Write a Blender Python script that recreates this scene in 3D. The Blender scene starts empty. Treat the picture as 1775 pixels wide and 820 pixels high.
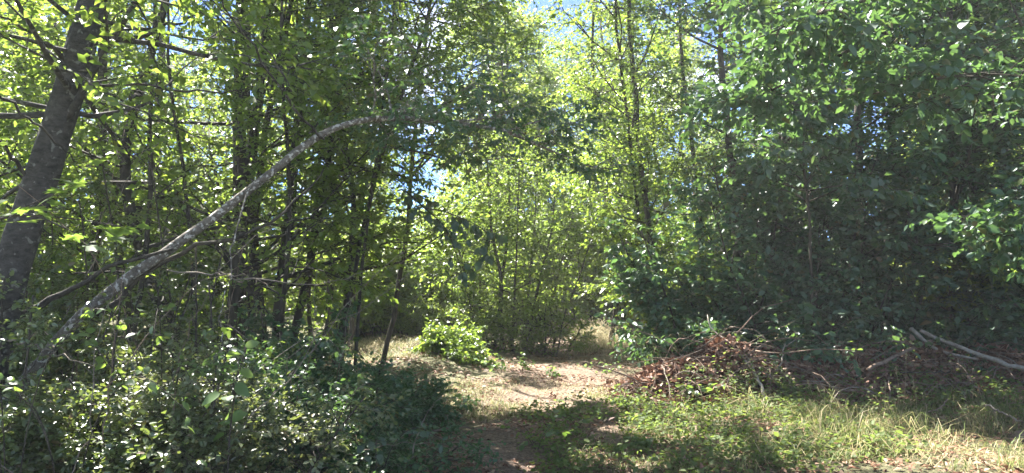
import bpy, math
import numpy as np
from mathutils import Vector, Matrix

# ------------------------------------------------------------------ camera, sky, sun, exposure
SC = bpy.context.scene
COL = SC.collection
CAMZ, HORIZ, FPX, CX = 1.6, 470.0, 1267.0, 887.5
cam = bpy.data.cameras.new('camera')
cam.sensor_width = 36.0
cam.lens = 36.0 * FPX / 1775.0
cam.clip_end = 2000
camo = bpy.data.objects.new('camera', cam)
COL.objects.link(camo)
camo.location = (0, 0, CAMZ)
camo.rotation_euler = (math.pi / 2 + math.atan((HORIZ - 410) / FPX), 0, 0)
SC.camera = camo

SUN_AZ, SUN_EL = math.radians(-36), math.radians(52)
TO_SUN = np.array([math.sin(SUN_AZ) * math.cos(SUN_EL), math.cos(SUN_AZ) * math.cos(SUN_EL), math.sin(SUN_EL)])

world = bpy.data.worlds.new('World')
SC.world = world
world.use_nodes = True
wn, wl = world.node_tree.nodes, world.node_tree.links
bg = wn['Background']
sky = wn.new('ShaderNodeTexSky')
sky.sky_type = 'NISHITA'
sky.sun_disc = False
sky.sun_elevation = SUN_EL
sky.sun_rotation = SUN_AZ
sky.air_density = 0.4
sky.dust_density = 0.0
sky.ozone_density = 10.0
tc = wn.new('ShaderNodeTexCoord')
cn = wn.new('ShaderNodeTexNoise')
cn.inputs['Scale'].default_value = 3.2
cn.inputs['Detail'].default_value = 8
cr = wn.new('ShaderNodeValToRGB')
cr.color_ramp.elements[0].position = 0.55
cr.color_ramp.elements[1].position = 0.66
cm = wn.new('ShaderNodeMixRGB')
cm.inputs[2].default_value = (7, 7.2, 7.6, 1)
cmap = wn.new('ShaderNodeMapping')
cmap.inputs['Location'].default_value = (1.3, 0.0, 0.0)
cmap.inputs['Scale'].default_value = (1, 1, 1.6)
wl.new(tc.outputs['Generated'], cmap.inputs[0])
wl.new(cmap.outputs[0], cn.inputs['Vector'])
wl.new(cn.outputs['Fac'], cr.inputs[0])
wl.new(cr.outputs[0], cm.inputs[0])
wl.new(sky.outputs[0], cm.inputs[1])
wl.new(cm.outputs[0], bg.inputs[0])
bg.inputs[1].default_value = 0.07

sun = bpy.data.lights.new('sun', 'SUN')
sun.energy = 5.0
sun.angle = math.radians(0.53)
sun.color = (1.0, 0.96, 0.90)
suno = bpy.data.objects.new('sun', sun)
COL.objects.link(suno)
suno.rotation_euler = Vector(TO_SUN).to_track_quat('Z', 'Y').to_euler()

SC.view_settings.view_transform = 'Standard'
SC.view_settings.look = 'None'
SC.view_settings.exposure = 2.65
SC.view_settings.gamma = 1.0
SC.cycles.max_bounces = 6
SC.cycles.diffuse_bounces = 5
SC.cycles.glossy_bounces = 2
SC.cycles.transmission_bounces = 4
SC.cycles.transparent_max_bounces = 4
SC.cycles.use_denoising = True
SC.cycles.sample_clamp_indirect = 6.0

R = np.random.default_rng(11)
UP = np.array([0, 0, 1.0])


def W(px, py, d):
    """the point that photograph pixel (px, py) shows at d metres"""
    return np.array([(px - CX) / FPX * d, d, CAMZ + (HORIZ - py) / FPX * d])


def nrm(v):
    return v / np.maximum(np.linalg.norm(v, axis=-1, keepdims=True), 1e-9)


# ------------------------------------------------------------------ materials
def new_mat(name):
    m = bpy.data.materials.new(name)
    m.use_nodes = True
    n, l = m.node_tree.nodes, m.node_tree.links
    return m, n, l, n['Principled BSDF'], n['Material Output']


def leaf_mat(name, a, b, trans, rough=0.45, tmix=0.45, per_object=False, spec=0.5):
    m, n, l, p, out = new_mat(name)
    if per_object:
        src = n.new('ShaderNodeObjectInfo').outputs['Random']
    else:
        src = n.new('ShaderNodeNewGeometry').outputs['Random Per Island']
    mix = n.new('ShaderNodeValToRGB')
    e = mix.color_ramp.elements
    e[0].color = (*a, 1)
    e[1].position = 0.945
    e[1].color = (*b, 1)
    k = e.new(0.965)
    k.color = (b[0] * 1.7, b[1] * 1.15, b[2], 1)
    k = e.new(0.99)
    k.color = (0.16, 0.10, 0.045, 1)
    l.new(src, mix.inputs[0])
    l.new(mix.outputs[0], p.inputs['Base Color'])
    p.inputs['Roughness'].default_value = rough
    p.inputs['Specular IOR Level'].default_value = spec
    tm = n.new('ShaderNodeMixRGB')
    tm.inputs[1].default_value = (*trans, 1)
    tm.inputs[2].default_value = (trans[0] * 1.2, trans[1] * 1.05, trans[2], 1)
    l.new(src, tm.inputs[0])
    t = n.new('ShaderNodeBsdfTranslucent')
    l.new(tm.outputs[0], t.inputs['Color'])
    ms = n.new('ShaderNodeMixShader')
    ms.inputs[0].default_value = tmix
    l.new(p.outputs[0], ms.inputs[1])
    l.new(t.outputs[0], ms.inputs[2])
    l.new(ms.outputs[0], out.inputs['Surface'])
    return m


def bark_mat(name, a, b, lichen=None, lich_pos=0.6, scale=9.0, zs=0.35, rough=0.9):
    m, n, l, p, out = new_mat(name)
    tc = n.new('ShaderNodeTexCoord')
    mp = n.new('ShaderNodeMapping')
    mp.inputs['Scale'].default_value = (1, 1, zs)
    l.new(tc.outputs['Object'], mp.inputs[0])
    ns = n.new('ShaderNodeTexNoise')
    ns.inputs['Scale'].default_value = scale
    ns.inputs['Detail'].default_value = 7
    ns.inputs['Roughness'].default_value = 0.7
    l.new(mp.outputs[0], ns.inputs[0])
    rp = n.new('ShaderNodeValToRGB')
    rp.color_ramp.elements[0].position = 0.35
    rp.color_ramp.elements[1].position = 0.68
    rp.color_ramp.elements[0].color = (*a, 1)
    rp.color_ramp.elements[1].color = (*b, 1)
    l.new(ns.outputs['Fac'], rp.inputs[0])
    colr = rp.outputs[0]
    if lichen:
        n2 = n.new('ShaderNodeTexNoise')
        n2.inputs['Scale'].default_value = scale * 1.3
        n2.inputs['Detail'].default_value = 5
        l.new(tc.outputs['Object'], n2.inputs[0])
        r2 = n.new('ShaderNodeValToRGB')
        r2.color_ramp.elements[0].position = lich_pos
        r2.color_ramp.elements[1].position = lich_pos + 0.06
        l.new(n2.outputs['Fac'], r2.inputs[0])
        mx = n.new('ShaderNodeMixRGB')
        mx.inputs[2].default_value = (*lichen, 1)
        l.new(r2.outputs[0], mx.inputs[0])
        l.new(colr, mx.inputs[1])
        colr = mx.outputs[0]
    l.new(colr, p.inputs['Base Color'])
    p.inputs['Roughness'].default_value = rough
    b_ = n.new('ShaderNodeBump')
    b_.inputs['Strength'].default_value = 0.8
    b_.inputs['Distance'].default_value = 0.045
    l.new(ns.outputs['Fac'], b_.inputs['Height'])
    l.new(b_.outputs[0], p.inputs['Normal'])
    return m


def island_mat(name, stops, rough=0.8, tmix=0.0, spec=0.3):
    m, n, l, p, out = new_mat(name)
    g = n.new('ShaderNodeNewGeometry')
    rp = n.new('ShaderNodeValToRGB')
    e = rp.color_ramp.elements
    while len(e) < len(stops):
        e.new(0.5)
    for i, (pos, c) in enumerate(stops):
        e[i].position = pos
        e[i].color = (*c, 1)
    l.new(g.outputs['Random Per Island'], rp.inputs[0])
    l.new(rp.outputs[0], p.inputs['Base Color'])
    p.inputs['Roughness'].default_value = rough
    p.inputs['Specular IOR Level'].default_value = spec
    if tmix:
        t = n.new('ShaderNodeBsdfTranslucent')
        l.new(rp.outputs[0], t.inputs[0])
        ms = n.new('ShaderNodeMixShader')
        ms.inputs[0].default_value = tmix
        l.new(p.outputs[0], ms.inputs[1])
        l.new(t.outputs[0], ms.inputs[2])
        l.new(ms.outputs[0], out.inputs['Surface'])
    return m


M = {}
M['green'] = leaf_mat('leaf_green', (0.052, 0.098, 0.022), (0.10, 0.155, 0.038), (0.30, 0.45, 0.06), 0.36, 0.46)
M['lime'] = leaf_mat('leaf_lime', (0.09, 0.155, 0.03), (0.14, 0.20, 0.04), (0.38, 0.52, 0.085), 0.4, 0.45)
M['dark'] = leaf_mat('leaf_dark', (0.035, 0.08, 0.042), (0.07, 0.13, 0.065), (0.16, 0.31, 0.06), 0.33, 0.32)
M['shrub'] = leaf_mat('leaf_shrub', (0.06, 0.09, 0.035), (0.11, 0.14, 0.06), (0.24, 0.34, 0.06), 0.28, 0.3, spec=0.9)
M['big'] = leaf_mat('leaf_big', (0.06, 0.10, 0.045), (0.10, 0.15, 0.06), (0.26, 0.42, 0.06), 0.34, 0.4, per_object=True, spec=0.7)
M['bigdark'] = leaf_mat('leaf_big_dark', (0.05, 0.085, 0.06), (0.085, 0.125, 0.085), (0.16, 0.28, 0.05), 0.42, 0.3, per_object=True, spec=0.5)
M['biglime'] = leaf_mat('leaf_big_lime', (0.085, 0.15, 0.05), (0.12, 0.19, 0.07), (0.27, 0.43, 0.09), 0.4, 0.42, per_object=True)
M['shrub_pale'] = leaf_mat('leaf_shrub_pale', (0.09, 0.115, 0.055), (0.15, 0.17, 0.085), (0.28, 0.36, 0.08), 0.4, 0.35, spec=0.6)  # paler copy of the shrub leaf, sunlit look put into its colour
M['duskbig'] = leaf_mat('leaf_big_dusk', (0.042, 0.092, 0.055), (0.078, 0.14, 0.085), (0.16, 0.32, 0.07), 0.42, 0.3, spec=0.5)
M['bark_dark'] = bark_mat('bark_dark', (0.022, 0.018, 0.012), (0.07, 0.06, 0.042))
M['bark_brown'] = bark_mat('bark_brown', (0.03, 0.024, 0.016), (0.095, 0.08, 0.055))
M['bark_grey'] = bark_mat('bark_grey', (0.03, 0.027, 0.022), (0.10, 0.092, 0.078), (0.19, 0.19, 0.16), 0.60, 16, 1.8)
M['bark_lichen'] = bark_mat('bark_lichen', (0.07, 0.058, 0.042), (0.26, 0.23, 0.185), (0.56, 0.54, 0.47), 0.54, 26, 1)
M['bark_pale'] = bark_mat('bark_pale', (0.15, 0.12, 0.085), (0.34, 0.29, 0.23), None, 0.6, 14, 1)
M['mould'] = bark_mat('leaf_mould', (0.05, 0.028, 0.018), (0.18, 0.105, 0.07), None, 0.6, 30, 1)
M['wood_pale'] = bark_mat('wood_pale', (0.24, 0.20, 0.15), (0.50, 0.44, 0.36), None, 0.6, 14, 1)
M['stick'] = bark_mat('stick_brown', (0.13, 0.085, 0.055), (0.30, 0.22, 0.16), None, 0.6, 14, 1)
M['litter'] = island_mat('dead_leaf', [(0.0, (0.08, 0.036, 0.022)), (0.4, (0.20, 0.098, 0.058)), (0.75, (0.33, 0.185, 0.12)), (1.0, (0.42, 0.31, 0.22))], 0.6, 0.15)
M['grass'] = island_mat('grass_blade', [(0.0, (0.09, 0.14, 0.03)), (0.4, (0.16, 0.20, 0.055)), (0.6, (0.27, 0.26, 0.10)), (1.0, (0.46, 0.38, 0.22))], 0.55, 0.4)
M['straw'] = island_mat('dry_grass', [(0.0, (0.30, 0.26, 0.12)), (0.5, (0.42, 0.35, 0.19)), (1.0, (0.55, 0.47, 0.30))], 0.6, 0.35)


# ------------------------------------------------------------------ mesh helpers
def mesh_np(name, verts, polys, mat, smooth=False):
    """polys: list of int arrays (n, k)"""
    me = bpy.data.meshes.new(name)
    verts = np.asarray(verts, dtype=np.float32)
    polys = [np.asarray(p, dtype=np.int32) for p in polys if len(p)]
    me.vertices.add(len(verts))
    me.vertices.foreach_set('co', verts.ravel())
    loops = np.concatenate([p.ravel() for p in polys])
    tot = np.concatenate([np.full(len(p), p.shape[1], np.int32) for p in polys])
    start = np.concatenate([[0], np.cumsum(tot)[:-1]]).astype(np.int32)
    me.loops.add(len(loops))
    me.loops.foreach_set('vertex_index', loops)
    me.polygons.add(len(tot))
    me.polygons.foreach_set('loop_start', start)
    me.polygons.foreach_set('loop_total', tot)
    if smooth:
        me.polygons.foreach_set('use_smooth', np.ones(len(tot), bool))
    me.materials.append(mat)
    me.update(calc_edges=True)
    return me


class Geo:
    def __init__(self):
        self.v, self.q, self.t, self.n = [], [], [], 0

    def add(self, v, q=None, t=None):
        if q is not None and len(q):
            self.q.append(np.asarray(q) + self.n)
        if t is not None and len(t):
            self.t.append(np.asarray(t) + self.n)
        self.v.append(np.asarray(v))
        self.n += len(v)

    def tube(self, pts, rad, sides=8, rough=0.0, caps=True):
        pts = np.asarray(pts, float)
        n = len(pts)
        rad = np.broadcast_to(np.asarray(rad, float), (n,))
        tan = nrm(np.gradient(pts, axis=0))
        ref = np.array([1.0, 0, 0]) if abs(tan[0][0]) < 0.8 else np.array([0, 1.0, 0])
        a = nrm(np.cross(tan, ref))
        b = np.cross(tan, a)
        th = np.arange(sides) / sides * 2 * math.pi
        rr = rad[:, None] * np.ones((n, sides))
        if rough:
            rr = rr * (1 + rough * R.normal(size=(n, sides)))
        v = pts[:, None] + rr[..., None] * (np.cos(th)[None, :, None] * a[:, None] + np.sin(th)[None, :, None] * b[:, None])
        i = np.arange(n - 1)[:, None] * sides
        j = np.arange(sides)[None]
        k = (j + 1) % sides
        q = np.stack([i + j, i + k, i + sides + k, i + sides + j], -1).reshape(-1, 4)
        if not caps:
            self.add(v.reshape(-1, 3), q)
            return
        cap = np.concatenate([v.reshape(-1, 3), pts[:1], pts[-1:]])
        t0 = np.stack([np.full(sides, n * sides), np.roll(np.arange(sides), -1), np.arange(sides)], -1)
        e = (n - 1) * sides
        t1 = np.stack([np.full(sides, n * sides + 1), e + np.arange(sides), e + np.roll(np.arange(sides), -1)], -1)
        self.add(cap, q, np.concatenate([t0, t1]))

    def spikes(self, A, B, r):
        """many thin three-sided twigs A -> B"""
        m = len(A)
        if not m:
            return
        d = nrm(B - A)
        s = nrm(np.cross(d, UP + 0.01))
        u = np.cross(s, d)
        v = np.stack([A + s * r, A - s * r * 0.5 + u * r * 0.87, A - s * r * 0.5 - u * r * 0.87, B], 1).reshape(-1, 3)
        o = np.arange(m)[:, None] * 4
        t = np.concatenate([o + np.array([0, 1, 3]), o + np.array([1, 2, 3]), o + np.array([2, 0, 3])])
        self.add(v, None, t)

    def build(self, name, mat, origin=(0, 0, 0), smooth=False):
        return mesh_np(name, np.concatenate(self.v) - np.asarray(origin), [np.concatenate(x) for x in (self.q, self.t) if x], mat, smooth)


LEAF = {
    'rhomb': (np.array([[0, 0, 0], [0.45, -0.5, 0.10], [1, 0, -0.12], [0.45, 0.5, 0.10]]), np.array([[0, 1, 2, 3]])),
    'oval': (np.array([[0, 0, 0], [0.25, -0.42, 0.07], [0.68, -0.40, 0.05], [1, 0, -0.12], [0.68, 0.40, 0.05], [0.25, 0.42, 0.07]]),
             np.array([[0, 1, 2, 3], [0, 3, 4, 5]])),
}


def leaves_mesh(name, P, D, N, L, Wd, kind, mat, origin):
    T, F = LEAF[kind]
    D = nrm(D)
    S = nrm(np.cross(D, N))
    N2 = np.cross(S, D)
    L = np.broadcast_to(np.asarray(L, float), (len(P),))[:, None, None]
    Wd = np.broadcast_to(np.asarray(Wd, float), (len(P),))[:, None, None]
    V = P[:, None] + L * T[None, :, 0:1] * D[:, None] + Wd * T[None, :, 1:2] * S[:, None] + L * T[None, :, 2:3] * N2[:, None]
    V = V.reshape(-1, 3) - np.asarray(origin)
    Fc = (np.arange(len(P))[:, None, None] * len(T) + F[None]).reshape(-1, F.shape[1])
    return mesh_np(name, V, [Fc], mat)


def link(name, data, parent=None, loc=None):
    o = bpy.data.objects.new(name, data)
    COL.objects.link(o)
    if parent is not None:
        o.parent = parent
    if loc is not None:
        o.location = loc
    return o


def tag(o, label=None, cat=None, group=None, kind=None):
    if label:
        o['label'] = label
    if cat:
        o['category'] = cat
    if group:
        o['group'] = group
    if kind:
        o['kind'] = kind
    return o


def spline(ctrl, n):
    c = np.asarray(ctrl, float)
    if len(c) == 2:
        return c[0] + (c[1] - c[0]) * np.linspace(0, 1, n)[:, None]
    c = np.concatenate([[2 * c[0] - c[1]], c, [2 * c[-1] - c[-2]]])
    seg = len(c) - 3
    u = np.linspace(0, seg - 1e-6, n)
    i = u.astype(int)
    t = (u - i)[:, None]
    p0, p1, p2, p3 = c[i], c[i + 1], c[i + 2], c[i + 3]
    return 0.5 * (2 * p1 + (p2 - p0) * t + (2 * p0 - 5 * p1 + 4 * p2 - p3) * t ** 2 + (3 * p1 - p0 - 3 * p2 + p3) * t ** 3)


def wander(p0, d0, length, n, wob, grav):
    pts = [np.asarray(p0, float)]
    d = nrm(np.asarray(d0, float))
    st = length / (n - 1)
    for _ in range(n - 1):
        d = nrm(d + R.normal(size=3) * wob + np.array([0, 0, grav]))
        pts.append(pts[-1] + d * st)
    return np.array(pts)


# ------------------------------------------------------------------ ground shape and the gaps in the canopy
def sstep(a, b, x):
    t = np.clip((x - a) / (b - a), 0, 1)
    return t * t * (3 - 2 * t)


def gh(x, y):
    x, y = np.asarray(x, float), np.asarray(y, float)
    h = 0.035 * np.sin(1.3 * x + 0.7 * y) + 0.03 * np.sin(2.9 * x - 1.7 * y + 1) + 0.015 * np.sin(6.1 * x + 5.3 * y)
    h += 0.16 * sstep(0.9, 2.6, -0.5 + 0.12 * y - x) + 0.10 * sstep(1.0, 3.0, x - (-0.5 + 0.12 * y))
    h *= 1 - sstep(40, 90, np.hypot(x, y))
    return h


# sun patches on the forest floor (x, y, rx, ry): the canopy is open along the way to the sun above them
GAPS = [(0.25, 9.2, 1.2, 0.85), (0.95, 9.3, 0.7, 0.7), (1.3, 7.45, 0.42, 0.32), (-2.3, 14.5, 1.3, 2.6), (1.85, 17, 0.9, 3.0),
        (0.9, 13.7, 1.2, 1.2), (0.7, 12.3, 0.4, 0.4), (-0.6, 10.5, .6, .6), (0.6, 6.4, .2, .15)]
# broken canopy: the floor below is dappled (x, y, rx, ry, openness)
DAPPLE = [(-1.45, 4.2, 0.85, 1.2, 0.7), (-2.1, 5.9, 1.2, 1.1, 0.9), (3.7, 6.9, 2.6, 1.5, -0.75), (2.1, 8.35, 0.9, 0.5, 0.6), (3.4, 8.8, 1.0, 0.4, 0.1), (5.4, 8.3, 2.4, 0.9, -0.3), (1.0, 6.3, 1.0, 0.8, -0.5), (-3.3, 4.6, 0.8, 0.9, -0.3)]


def open_sky(P, keep=0.02):
    """mask of leaves that stay"""
    g = P[:, :2] - TO_SUN[:2] * (P[:, 2:3] / TO_SUN[2])
    x, y = g[:, 0], g[:, 1]
    nz = np.sin(6.1 * x + 2.3 * y + 1.5 * np.sin(3.1 * y)) + np.sin(8.3 * y - 3.7 * x + 1.3 * np.sin(4.3 * x)) * 0.9
    g = g + 0.10 * np.stack([np.sin(y * 7.3 + x * 3), np.sin(x * 8.1 - y * 4)], -1)
    m = np.ones(len(P), bool)
    for (gx, gy, rx, ry) in GAPS:
        m &= ((g[:, 0] - gx) / rx) ** 2 + ((g[:, 1] - gy) / ry) ** 2 > 1
    for (gx, gy, rx, ry, op) in DAPPLE:
        m &= (((g[:, 0] - gx) / rx) ** 2 + ((g[:, 1] - gy) / ry) ** 2 > 1) | (nz < 0.1 - op)
    return m | (P[:, 2] < 0.95) | (R.random(len(P)) < keep)


# ------------------------------------------------------------------ plants
def top_of_view(P):
    return CAMZ + 0.42 * np.maximum(P[..., 1], 0) + 1.2


def hq_leaf(name, kind, mat):
    """one well shaped leaf, 1 m long along +X, face towards +Z"""
    if kind == 'ovate':
        u = np.array([0.0, 0.12, 0.3, 0.5, 0.7, 0.87, 1.0])
        w = np.array([0.02, 0.2, 0.31, 0.33, 0.26, 0.13, 0.0])
        rows = []
        for a, b in zip(u, w):
            z = -0.22 * a * a
            rows.append([[a, -b, z + 0.18 * b], [a, 0, z], [a, b, z + 0.18 * b]])
        v = np.array(rows).reshape(-1, 3)
        q = []
        for i in range(6):
            for j in range(2):
                k = i * 3 + j
                q.append([k, k + 3, k + 4, k + 1])
        st_ = np.array([[-0.25, -0.012, 0.02], [-0.25, 0.012, 0.02], [0.03, 0.012, 0], [0.03, -0.012, 0]])
        q.append([21, 24, 23, 22])
        return mesh_np(name, np.concatenate([v, st_]), [np.array(q)], mat, True)
    ang = np.radians([180, 150, 112, 92, 72, 50, 36, 22, 0, -22, -36, -50, -72, -92, -112, -150])
    rad = np.array([0.05, 0.28, 0.42, 0.33, 0.62, 0.40, 0.50, 0.38, 0.78, 0.38, 0.50, 0.40, 0.62, 0.33, 0.42, 0.28])
    v = [[0.25, 0, 0.02]]
    for a, r in zip(ang, rad):
        v.append([0.25 + r * math.cos(a), r * math.sin(a), -0.14 * r * r + 0.03 * math.cos(3 * a)])
    n = len(ang)
    t = [[0, 1 + (i + 1) % n, 1 + i] for i in range(n)]
    v += [[-0.3, -0.01, 0.05], [-0.3, 0.01, 0.05], [0.22, 0.01, 0.01], [0.22, -0.01, 0.01]]
    return mesh_np(name, np.array(v), [np.array([[n + 1, n + 4, n + 3, n + 2]]), np.array(t)], mat)


def put_leaves(parent, base, P, D, N, L, mesh, wscale=1.0):
    D = nrm(D)
    S = nrm(np.cross(N, D))
    N = np.cross(D, S)
    for p, d, s_, n_, l_ in zip(P - np.asarray(base), D, S, N, L):
        o = link('leaf', mesh, parent)
        o.matrix_local = Matrix(((d[0] * l_, s_[0] * l_ * wscale, n_[0] * l_, p[0]), (d[1] * l_, s_[1] * l_ * wscale, n_[1] * l_, p[1]),
                                 (d[2] * l_, s_[2] * l_ * wscale, n_[2] * l_, p[2]), (0, 0, 0, 1)))


def plant(name, label, cat, stems, limbs=18, t0=0.2, t1=0.98, l0=1.6, l1=0.6, elev=(5, 55), bias=None, bias_w=0.0,
          sub=6, subr=0.45, tw=5, twl=0.38, lpt=10, ls=0.07, lw=0.55, droop=0.25, leaf='rhomb', mat='green', bark='bark_dark',
          grav=0.02, limb_parts=5, group=None, stem_name='trunk', gaps=True, dens=1.0, tilt=0.55, hug=0, sides=10, zmax=99, twr=0.0035, wob=0.006, extras=(), leaf_parts=0, leaf_mesh=None):
    """a woody plant: stems (each a part), the lowest limbs (parts), branchwork and a crown of single leaves"""
    base = np.asarray(stems[0][0][0], float).copy()
    root = link(name, None, loc=base)
    root.empty_display_size = 0.1
    tag(root, label, cat, group)
    A, B, H = [], [], []
    bw = Geo()
    nparts = 0
    for (ctrl, r0, r1) in stems:
        pts = spline(ctrl, 22)
        ln = np.linalg.norm(np.diff(pts, axis=0), axis=1).sum()
        nz = R.normal(size=(26, 3))
        nz = (nz[:-4] + nz[1:-3] + nz[2:-2] + nz[3:-1] + nz[4:]) / 2.2
        pts[1:-1] += nz[1:-1] * wob * ln * 0.55 * np.array([1, 1, 0.2])
        s = np.linspace(0, 1, 22)
        rad = r1 + (r0 - r1) * (1 - s) ** 0.8
        rad[0] *= 1.25
        g = Geo()
        g.tube(pts, rad, sides, 0.05)
        link(stem_name, g.build(stem_name, M[bark], base, True), root)
        ts = np.sort(t0 + (t1 - t0) * R.random(limbs))
        az0 = R.random() * 6.28
        for k, t in enumerate(ts):
            i = min(int(t * 21), 20)
            f = t * 21 - i
            p = pts[i] * (1 - f) + pts[i + 1] * f
            u = (t - t0) / max(t1 - t0, 1e-6)
            L = (l0 + (l1 - l0) * u) * (0.7 + 0.6 * R.random())
            az = az0 + k * 2.4 + R.normal() * 0.4
            el = math.radians(elev[0] + (elev[1] - elev[0]) * R.random())
            d = np.array([math.cos(az) * math.cos(el), math.sin(az) * math.cos(el), math.sin(el)])
            if bias is not None:
                d = nrm(d + bias_w * nrm(np.asarray(bias, float)))
            lp = wander(p, d, L, 8, 0.13, grav)
            lr = max(0.012 * L + 0.002, 0.004)
            lr = min(lr, rad[i] * 0.7)
            if nparts < limb_parts:
                g = Geo()
                g.tube(lp, np.linspace(lr, lr * 0.25, 8), 6)
                link('limb', g.build('limb', M[bark], base, True), root)
                nparts += 1
            elif not gaps or open_sky(lp[4:5], 0)[0]:
                bw.tube(lp[[0, 2, 4, 7]], np.linspace(lr, lr * 0.25, 4), 4, caps=False)
            nsub = max(2, int(sub * (0.6 + 0.4 * L / max(l0, l1))))
            for q in range(nsub):
                v = 0.18 + 0.8 * (q + R.random()) / nsub
                j = min(int(v * 7), 6)
                sp = lp[j] + (lp[j + 1] - lp[j]) * (v * 7 - j)
                ld = nrm(lp[j + 1] - lp[j])
                sd = nrm(np.cross(ld, UP) * (1 if q % 2 else -1) + ld * 0.7 + R.normal(size=3) * 0.35)
                sl = L * subr * (1.15 - 0.6 * v) * (0.6 + 0.8 * R.random())
                sb = wander(sp, sd, sl, 5, 0.16, -0.03)
                if sp[2] < top_of_view(sp) and (not gaps or open_sky(sb[2:3], 0)[0]):
                    bw.tube(sb[[0, 2, 4]], [lr * 0.4, lr * 0.25, lr * 0.1], 3, caps=False)
                w = np.linspace(0.15, 1.0, tw) + R.normal(size=tw) * 0.04
                jj = np.clip((w * 4).astype(int), 0, 3)
                tp = sb[jj] + (sb[jj + 1] - sb[jj]) * (w * 4 - jj)[:, None]
                bd = nrm(sb[jj + 1] - sb[jj])
                td = nrm(bd * 0.7 + np.cross(bd, UP) * np.where(np.arange(tw) % 2, 1, -1)[:, None] * 0.8 + R.normal(size=(tw, 3)) * 0.35 + np.array([0, 0, -droop * 0.5]))
                A.append(tp)
                B.append(tp + td * (twl * (0.5 + R.random(tw)))[:, None])
        if hug:
            n = hug
            tt = R.random(n) * 0.9
            i = (tt * 21).astype(int)
            f = (tt * 21 - i)[:, None]
            p = pts[i] * (1 - f) + pts[i + 1] * f
            th = R.random(n) * 6.28
            out = np.stack([np.cos(th), np.sin(th), R.normal(size=n) * 0.3], -1)
            H.append((p + out * (rad[i] + 0.02)[:, None], nrm(out + np.array([0, 0, -0.9])), nrm(out + 0.4 * R.normal(size=(n, 3)))))
    for (nm, ctrl, r0, r1, bk) in extras:
        pts = spline(ctrl, 16)
        pts[1:-1] += R.normal(size=(14, 3)) * 0.012
        g = Geo()
        g.tube(pts, np.linspace(r0, r1, 16), 7, 0.06)
        link(nm, g.build(nm, M[bk], base, True), root)
    A, B = np.concatenate(A), np.concatenate(B)
    n = max(1, int(lpt * dens))
    m = len(A)
    t = (np.arange(n)[None] + R.random((m, n))) / n * 0.95 + 0.1
    P = A[:, None] + (B - A)[:, None] * t[..., None]
    d = nrm(B - A)
    sd = nrm(np.cross(d, UP + 0.001))
    alt = np.where(np.arange(n) % 2, 1.0, -1.0)[None, :, None]
    D = 0.55 * d[:, None] + 0.8 * alt * sd[:, None] + 0.4 * R.normal(size=(m, n, 3)) + np.array([0, 0, -droop])
    N = UP + tilt * R.normal(size=(m, n, 3))
    P, D, N = P.reshape(-1, 3), D.reshape(-1, 3), N.reshape(-1, 3)
    for (hp, hd, hn) in H:
        P, D, N = np.concatenate([P, hp]), np.concatenate([D, hd]), np.concatenate([N, hn])
    keep = (P[:, 2] > gh(P[:, 0], P[:, 1]) + 0.04) & (P[:, 2] < zmax)
    keep &= np.linalg.norm(P - np.array([0, 0, CAMZ]), axis=1) > 2.0
    if gaps:
        keep &= open_sky(P)
        bkeep = open_sky((A + B) / 2)
        A, B = A[bkeep], B[bkeep]
    high = P[:, 2] > top_of_view(P)
    keep &= ~high | (R.random(len(P)) < 0.32)
    P, D, N, high = P[keep], D[keep], N[keep], high[keep]
    L = ls * (0.5 + 0.95 * R.random(len(P)) ** 1.2) * np.where(high, 1.75, 1.0)
    hb = A[:, 2] > top_of_view(A)
    A, B = A[~hb], B[~hb]
    if leaf_parts:
        dist = P[:, 1] + R.random(len(P)) * 0.5 + 50 * (np.abs(P[:, 0]) > 0.74 * P[:, 1])
        idx = np.argsort(dist)[:leaf_parts]
        put_leaves(root, base, P[idx], D[idx], N[idx], L[idx] * 1.1, leaf_mesh, lw / 0.62)
        rest = np.ones(len(P), bool)
        rest[idx] = False
        P, D, N, L = P[rest], D[rest], N[rest], L[rest]
    bw.spikes(A, B, twr)
    tag(link('branchwork', bw.build('branchwork', M[bark], base), root), kind='stuff')
    tag(link('crown', leaves_mesh('crown', P, D, N, L, L * lw, leaf, M[mat], base), root), kind='stuff')
    global NLEAF
    NLEAF += len(P)
    return root


NLEAF = 0


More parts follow.
